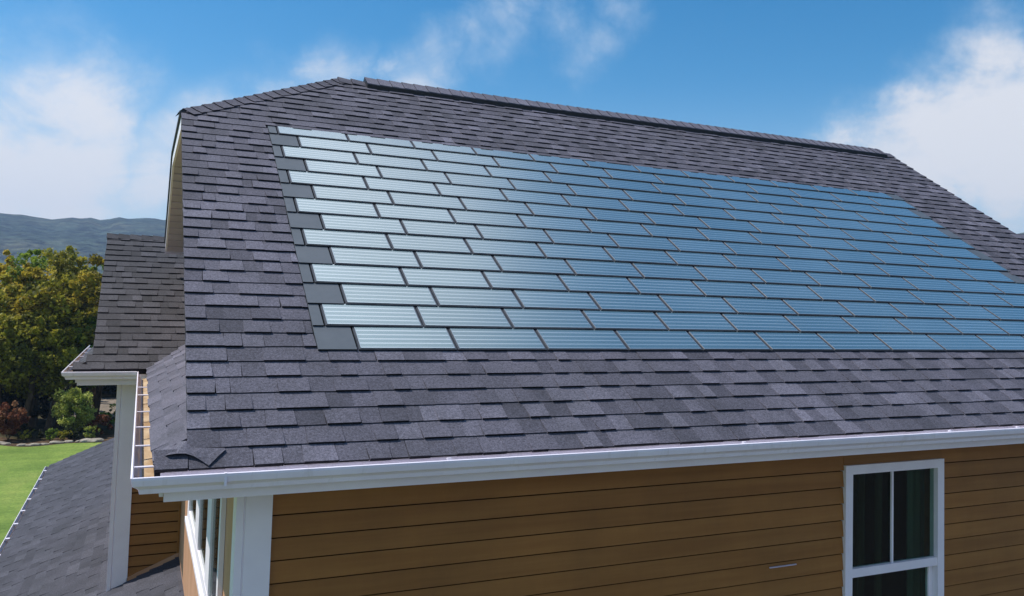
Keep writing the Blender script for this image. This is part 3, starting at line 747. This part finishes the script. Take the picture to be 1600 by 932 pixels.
# ------------------------------------------------------------------ front window (double hung)
wy = WALLY
fmb = MB(); t_ = .072
y0, y1 = wy-.036, wy+.04
fmb.box(WX0, WX0+t_, y0, y1, WZ0, WZ1); fmb.box(WX1-t_, WX1, y0, y1, WZ0, WZ1)
fmb.box(WX0+t_, WX1-t_, y0, y1, WZ1-.068, WZ1); fmb.box(WX0+t_, WX1-t_, y0, y1, WZ0, WZ0+.08)
fw = fmb.build('window', 'white_trim', house, label='white double hung window with dark panes under the eave')
boxo('meeting_rail', WX0+t_, WX1-t_, wy-.028, wy+.02, WZM0, WZM1, 'white_trim', fw)
boxo('muntin', 5.371, 5.389, wy-.012, wy+.004, WZM1, WZ1-.068, 'white_trim', fw)
boxo('pane', WX0+t_, WX1-t_, wy+.0045, wy+.0085, WZM1, WZ1-.068, 'glass', fw)
sash = MB(); sash.box(WX1-t_-.045, WX1-t_-.001, wy+.015, wy+.045, WZ0+.08, WZM0); sash.box(WX0+t_+.001, WX0+t_+.02, wy+.015, wy+.045, WZ0+.08, WZM0)
sash.build('lower_sash', 'white_trim', fw)
boxo('pane', WX0+t_+.02, WX1-t_-.045, wy+.028, wy+.032, WZ0+.08, WZM0, 'glass', fw)
room = MB()
room.box(4.2, 6.8, 7.4, 7.45, -3.6, -1.0); room.box(4.2, 4.25, wy+.14, 7.4, -3.6, -1.0); room.box(6.75, 6.8, wy+.14, 7.4, -3.6, -1.0)
room.box(4.2, 6.8, wy+.14, 7.4, -3.65, -3.6); room.box(4.2, 6.8, wy+.14, 7.4, -1.0, -.95)
room.build('room_interior', 'dark_room', fw)
def curtain(x0, x1, y, amp, mat, folds):
    n = folds*6; v = []; f = []
    for i in range(n+1):
        u = i/n; yy = y+math.sin(u*folds*2*math.pi)*amp
        v += [(x0+(x1-x0)*u, yy, -3.2), (x0+(x1-x0)*u, yy, -1.15), (x0+(x1-x0)*u, yy+.006, -3.2), (x0+(x1-x0)*u, yy+.006, -1.15)]
    for i in range(n): a = i*4; f += [(a, a+4, a+5, a+1), (a+2, a+3, a+7, a+6)]
    obj('curtain', [P(q) for q in v], f, mat, fw, smooth=True)
curtain(5.80, 6.03, wy+.22, .018, 'curtain', 3)
curtain(4.98, 5.32, wy+.22, .02, 'curtain_dark', 5)
curtain(5.46, 5.54, wy+.24, .012, 'curtain_dark', 1)

# ------------------------------------------------------------------ ground, hills
def fbm(p, o=4): return noise.fractal(P(p), 1.0, 2.0, o)
def terrain():
    v = []; f = []; radii = [0, 8, 20, 40, 60, 90, 140, 220, 340, 500, 680, 780, 860, 930, 1000, 1070, 1140, 1210, 1280, 1340, 1400, 1480, 1560]
    na = 720
    for ri, r in enumerate(radii):
        for a in range(na):
            th = 2*math.pi*a/na; x, y = r*math.sin(th), r*math.cos(th)
            z = G
            if r > 650:
                deg = math.degrees(th)
                crest = .0785+.0022*fbm((math.sin(th)*75, math.cos(th)*75, 9), 3)+.008*fbm((math.sin(th)*3, math.cos(th)*3, 1.7), 3)+.0055*fbm((math.sin(th)*22, math.cos(th)*22, 4), 4)
                if deg > 180: deg -= 360
                crest += .012*math.exp(-((deg-6)/7)**2)+.014*math.exp(-((deg-58)/6)**2)-.003*math.exp(-((deg+3)/3)**2)
                k = min(1, (r-650)/700); k = k*k*(3-2*k)
                rid = fbm((x*.004, y*.004, 0), 5)
                z = G+(crest*1340+6.4)*k*(1 if r <= 1400 else max(.6, 1-(r-1400)/1500))+rid*26*k*(1-k)*4*.6
            v.append((x, y, z))
    for i in range(len(radii)-1):
        for a in range(na):
            b = (a+1) % na; f.append((i*na+a, i*na+b, (i+1)*na+b, (i+1)*na+a))
    split = radii.index(500)*na
    hf = [q for q in f if min(q) >= split]; gf = [q for q in f if min(q) < split]
    gv = v[:split+na]
    g = obj('ground', gv, gf, 'earth', kind='structure', origin=(0, 0, G))
    hv = v[split:]; h = obj('hills', hv, [tuple(i-split for i in q) for q in hf], 'hill', kind='structure', origin=(0, 0, G), smooth=True)
terrain()
# lawn sheet with wavy far edge, mulch bed, path
def sheet(name, edge0, edge1, z, mat, n=40):
    v = []; f = []
    for i in range(n+1):
        u = i/n; a, b = edge0(u), edge1(u); v += [(a[0], a[1], z), (b[0], b[1], z)]
    for i in range(n): f.append((2*i, 2*i+2, 2*i+3, 2*i+1))
    return obj(name, [P(q) for q in v], f, mat, kind='structure')
def lawn_edge(x): return 41.6+.55*math.sin(x*.7+1)+.3*math.sin(x*1.9)+(.16*max(0, -x-2))
sheet('bounce_ground', lambda u: (-4+60*u, -60), lambda u: (-4+60*u, 4.6), G+.006, 'bounce_grey', 4)  # unseen ground added before the house so the lawn bounces less green
sheet('lawn', lambda u: (-38+86*u, -60), lambda u: (-38+86*u, lawn_edge(-38+86*u)), G+.002, 'lawn', 120)
sheet('garden_bed', lambda u: (-14+20*u, lawn_edge(-14+20*u)-.15), lambda u: (-14+20*u, lawn_edge(-14+20*u)+2.2+.5*math.sin(u*9)), G+.006, 'mulch', 60)
sheet('gravel_path', lambda u: (-4.2+9*u, 49.2+.7*math.sin(u*3)), lambda u: (-2.9+8*u, 58+1.2*math.sin(u*5)), G+.008, 'gravel', 30)

# ------------------------------------------------------------------ plants
def crown(rr, cx, cy, cz, rx, ry, rz, n_clump, n_leaf, leaf, tone_lo=.1, tone_hi=.9, shape='round', mb=None, flat=.5):
    mb = mb or MB()
    for c in range(n_clump):
        th = rr.uniform(0, 2*math.pi); ph = math.acos(rr.uniform(-1, 1)); rad = rr.uniform(.35, 1.0)**.5
        ox, oy, oz = rad*math.sin(ph)*math.cos(th), rad*math.sin(ph)*math.sin(th), rad*math.cos(ph)
        if shape == 'tree' and oz < -.2: ox *= .8; oy *= .8
        k = P((cx+ox*rx, cy+oy*ry, cz+oz*rz)); cr = rr.uniform(.16, .30)*min(rx, rz)
        ct = rr.uniform(tone_lo, tone_hi)
        for i in range(n_leaf):
            d = P((rr.gauss(0, 1), rr.gauss(0, 1), rr.gauss(0, .75))); d.normalize(); d *= cr*rr.uniform(.5, 1.15)
            p = k+d; s = leaf*rr.uniform(.6, 1.3)
            nrm = P((rr.gauss(0, 1), rr.gauss(0, 1), rr.gauss(.6, 1))).normalized()
            a = nrm.orthogonal().normalized(); a = Matrix.Rotation(rr.uniform(0, 6.28), 3, nrm) @ a; b = nrm.cross(a)
            mb.add([p-a*s*.5, p+b*s*.32, p+a*s*.5, p-b*s*.32], [(0, 1, 2, 3)], 0, min(1, max(0, ct+rr.uniform(-.22, .22))))
    return mb
def limb(mb, p0, p1, r0, r1, n=7):
    d = (p1-p0).normalized(); a = d.orthogonal().normalized(); b = d.cross(a); V = []
    for p, r in ((p0, r0), (p1, r1)):
        for i in range(n): t = 2*math.pi*i/n; V.append(p+a*r*math.cos(t)+b*r*math.sin(t))
    mb.add(V, [(i, (i+1) % n, n+(i+1) % n, n+i) for i in range(n)]+[tuple(range(n, 2*n))])
def tree(x, y, h, r, mat, label, seed, group=None, n_clump=52, n_leaf=95, leaf=.20, low=.30, name='tree'):
    rr = random.Random(seed); t = empty(name, (x, y, G), label, 'tree', group)
    tb = MB(); base = P((x, y, G)); top = P((x+rr.uniform(-.4, .4), y+rr.uniform(-.4, .4), G+h*.62))
    mid = base.lerp(top, .45)+P((rr.uniform(-.2, .2), 0, 0)); limb(tb, base, mid, .20, .15); limb(tb, mid, top, .15, .07)
    cz = G+h*(1+low)/2; rz = h*(1-low)/2
    for i in range(7):
        q = base.lerp(top, rr.uniform(.4, .98)); th = rr.uniform(0, 6.28)
        limb(tb, q, P((x+math.cos(th)*r*.7, y+math.sin(th)*r*.7, min(G+h*.9, q.z+rr.uniform(.5, 2.2)))), .06, .02, 5)
    tb.build('trunk', 'bark', t)
    # crown of several uneven masses
    mb = MB(); k = rr.randint(4, 6)
    crown(rr, x, y, cz, r, r, rz, n_clump, n_leaf, leaf, .1, .85, 'tree', mb)
    for i in range(k):
        th = rr.uniform(0, 6.28); q = rr.uniform(.35, .75)
        crown(rr, x+math.cos(th)*r*q, y+math.sin(th)*r*q, cz+rr.uniform(-.35, .62)*rz, r*.42, r*.42, rz*.36, 7, n_leaf, leaf, .35, 1, 'tree', mb)
    crown(rr, x+rr.uniform(-.3, .3)*r, y, G+h-.6, r*.34, r*.34, .75, 6, n_leaf, leaf, .5, 1, 'tree', mb)
    mb.build('crown', mat, t)
    return t
def px_ground(px, Y): d = rayd(px, 600); return d.x/d.y*Y
# (pixel column, distance, height, radius, foliage, label)
TR = [
 (6, 50, 8.2, 1.9, 'leaf_gold', 'orange tipped tree at the left end of the tree line'),
 (35, 49, 8.35, 1.6, 'leaf_green', 'rounded green topped tree second from the left in the tree line'),
 (76, 50, 8.75, 1.7, 'leaf_olive', 'tallest olive tree in the middle of the tree line'),
 (111, 51, 8.55, 1.35, 'leaf_olive', 'narrow dark olive tree just right of the tallest tree'),
 (150, 50, 8.25, 1.6, 'leaf_gold', 'golden yellow tree beside the wing roof edge'),
 (18, 47.3, 7.3, 1.9, 'leaf_olive', 'lower olive tree at far left in front of the orange tipped tree'),
 (56, 47.0, 7.5, 1.7, 'leaf_gold', 'lower golden tree in front of the green topped tree'),
 (92, 46.8, 7.2, 1.6, 'leaf_olive', 'lower mottled olive tree in front of the tallest tree'),
 (128, 47.0, 7.4, 1.5, 'leaf_gold', 'lower yellow olive tree in front of the golden tree'),
 (0, 45.8, 5.4, 1.5, 'leaf_olive', 'short olive tree at the left edge behind the russet bush'),
 (38, 45.8, 5.3, 1.6, 'leaf_olive', 'short olive tree right of the russet bush'),
 (80, 45.9, 5.5, 1.5, 'leaf_olive', 'short olive tree above the rounded bush'),
 (138, 46.3, 5.5, 1.1, 'leaf_green', 'bright green small tree partly behind the wing roof'),
]
for i, (px, Y, h, r, m, lab) in enumerate(TR): tree(px_ground(px, Y), Y, h, r, m, lab, 100+i, 'trees beyond the lawn')
# thin tall crown tip behind
tree(px_ground(146, 56), 56, 9.1, 1.0, 'leaf_green', 'slim pale green tree rising behind the golden tree', 140, 'trees beyond the lawn', n_clump=18, low=.5)
OUTER = ['first tree beyond the left picture edge, olive', 'second tree beyond the left picture edge, golden', 'third tree beyond the left picture edge, green',
 'olive tree hidden just behind the white wing corner', 'golden tree hidden behind the wing roof', 'green tree hidden behind the left end of the main roof',
 'olive tree hidden behind the solar shingles', 'golden tree hidden behind the middle of the ridge', 'green tree far beyond the left picture edge']
# trees farther round the garden that fill the wood's edge
k = 0
for (x, y, h, r) in [(-13, 48, 8.3, 2.2), (-17.5, 47, 8, 2.3), (-22, 44, 8.6, 2.4), (1.5, 50, 7.6, 2), (5.5, 51, 7.8, 2.1), (10, 50, 7.4, 2.2), (15, 51, 7.8, 2.2), (21, 50, 7.9, 2.3), (-26, 38, 8.2, 2.4)]:
    tree(x, y, h, r, ['leaf_olive', 'leaf_gold', 'leaf_green'][k % 3], OUTER[k], 200+k, 'outer garden trees', n_clump=26, n_leaf=60, leaf=.3); k += 1
# understorey, dark green leaves also darkened for woodland shade: nobody could count it
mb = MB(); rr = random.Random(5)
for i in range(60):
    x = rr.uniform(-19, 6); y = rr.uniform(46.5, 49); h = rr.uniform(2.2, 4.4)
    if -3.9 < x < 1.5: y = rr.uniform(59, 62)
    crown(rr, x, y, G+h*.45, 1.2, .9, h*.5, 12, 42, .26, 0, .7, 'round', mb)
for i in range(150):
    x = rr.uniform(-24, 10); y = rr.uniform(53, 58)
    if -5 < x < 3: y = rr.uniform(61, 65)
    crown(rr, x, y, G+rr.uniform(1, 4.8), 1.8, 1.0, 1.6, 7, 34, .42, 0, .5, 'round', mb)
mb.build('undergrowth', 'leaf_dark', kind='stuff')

def bush(px, Y, w, h, mat, label, seed, n_clump=34, n_leaf=60, leaf=.10, name='bush', cat='bush', zoff=0):
    rr = random.Random(seed); x = px_ground(px, Y); b = empty(name, (x, Y, G), label, cat)
    tb = MB()
    for i in range(5):
        th = rr.uniform(0, 6.28); limb(tb, P((x, Y, G)), P((x+math.cos(th)*w*.12, Y+math.sin(th)*w*.12, G+h*.3)), .018, .008, 5)
    tb.build('stem', 'bark', b)
    mb = MB(); crown(rr, x, Y, G+h*.54, w*.44, w*.44, h*.43, n_clump, n_leaf, leaf, .15, 1, 'round', mb); crown(rr, x, Y-w*.15, G+h*.5, w*.3, w*.25, h*.3, n_clump//2, n_leaf, leaf, .1, .8, 'round', mb); mb.build('foliage', mat, b)
bush(117, 43.5, 2.0, 2.3, 'leaf_bush', 'rounded yellow green bush standing behind the garden bed', 301, 52, 80, .11)
bush(18, 42.9, 1.5, 1.75, 'leaf_red', 'russet red bush at the left end of the garden bed', 302, 30, 60, .12)
bush(160, 43.3, 1.15, 1.0, 'leaf_red', 'low dark red bush beside the porch roof edge', 303, 22, 50, .09)
bush(146, 42.2, .9, .62, 'leaf_bush', 'low lime green plant in front of the dark red bush', 304, 16, 40, .09, 'shrub', 'plant')
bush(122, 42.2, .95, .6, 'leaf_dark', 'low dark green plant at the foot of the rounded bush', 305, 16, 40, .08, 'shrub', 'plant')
bush(104, 42.2, .75, .5, 'leaf_olive', 'small olive plant left of the low dark plant', 306, 14, 40, .08, 'shrub', 'plant')
bush(84, 42.4, .7, .62, 'leaf_green', 'small pale green plant in the middle of the garden bed', 307, 14, 40, .08, 'shrub', 'plant')
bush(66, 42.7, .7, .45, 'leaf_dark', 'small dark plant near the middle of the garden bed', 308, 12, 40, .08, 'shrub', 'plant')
bush(46, 42.8, .8, .5, 'leaf_olive', 'small olive plant beside the russet bush', 309, 12, 40, .08, 'shrub', 'plant')
bush(36, 43.6, .9, 1.1, 'leaf_dark', 'dark upright shrub right behind the russet bush', 310, 18, 40, .1, 'shrub', 'plant')
bush(174, 45.2, 1.0, 1.2, 'leaf_green', 'green shrub beside the white corner board', 311, 18, 40, .1, 'shrub', 'plant')
# edging rocks
def rock(px, Y, s, seed, label):
    rr = random.Random(seed); x = px_ground(px, Y); import bmesh
    bm = bmesh.new(); bmesh.ops.create_icosphere(bm, subdivisions=2, radius=1)
    off = rr.uniform(0, 50)
    for v in bm.verts:
        v.co *= 1+.28*noise.noise(v.co*1.3+P((off, 0, 0))); v.co.x *= s*rr.uniform(.98, 1.02); v.co.y *= s*.7; v.co.z *= s*.30
    me = bpy.data.meshes.new('rock'); bm.to_mesh(me); bm.free(); me.materials.append(M['rock'])
    o = link('rock', me, (x, Y, G+s*.12)); tag(o, label, 'rock', 'rocks edging the garden bed')
RK = [(4, .24), (14, .2), (40, .22), (52, .17), (60, .24), (74, .2), (93, .28), (99, .2), (112, .22), (130, .2), (140, .34), (153, .36)]
RL = ['leftmost pale rock under the russet bush', 'second pale rock under the russet bush', 'pale rock right of the russet bush', 'small pale rock before the olive plant', 'pale rock between the olive and dark plants',
      'pale rock left of the small pale green plant', 'larger pale rock right of the small pale green plant', 'small pale rock left of the dark green plant', 'pale rock below the rounded bush',
      'pale rock left of the lime green plant', 'wide pale rock in front of the lime green plant', 'wide pale rock in front of the low dark red bush']
for i, ((px, s), lab) in enumerate(zip(RK, RL)): rock(px, lawn_edge(px_ground(px, 42))+.15, s, 400+i, lab)

# ------------------------------------------------------------------ air
hz = boxo('haze', -1620, 1620, -1620, 1620, G-1.2, 150, 'black'); hz['kind'] = 'stuff'
hm = bpy.data.materials.new('air'); hm.use_nodes = True; nt = hm.node_tree; nt.nodes.clear()
o = nt.nodes.new('ShaderNodeOutputMaterial'); v = nt.nodes.new('ShaderNodeVolumePrincipled')
v.inputs['Color'].default_value = (.52, .70, 1, 1); v.inputs['Density'].default_value = .00036; v.inputs['Anisotropy'].default_value = .2
nt.links.new(v.outputs[0], o.inputs['Volume']); hz.data.materials.clear(); hz.data.materials.append(hm)
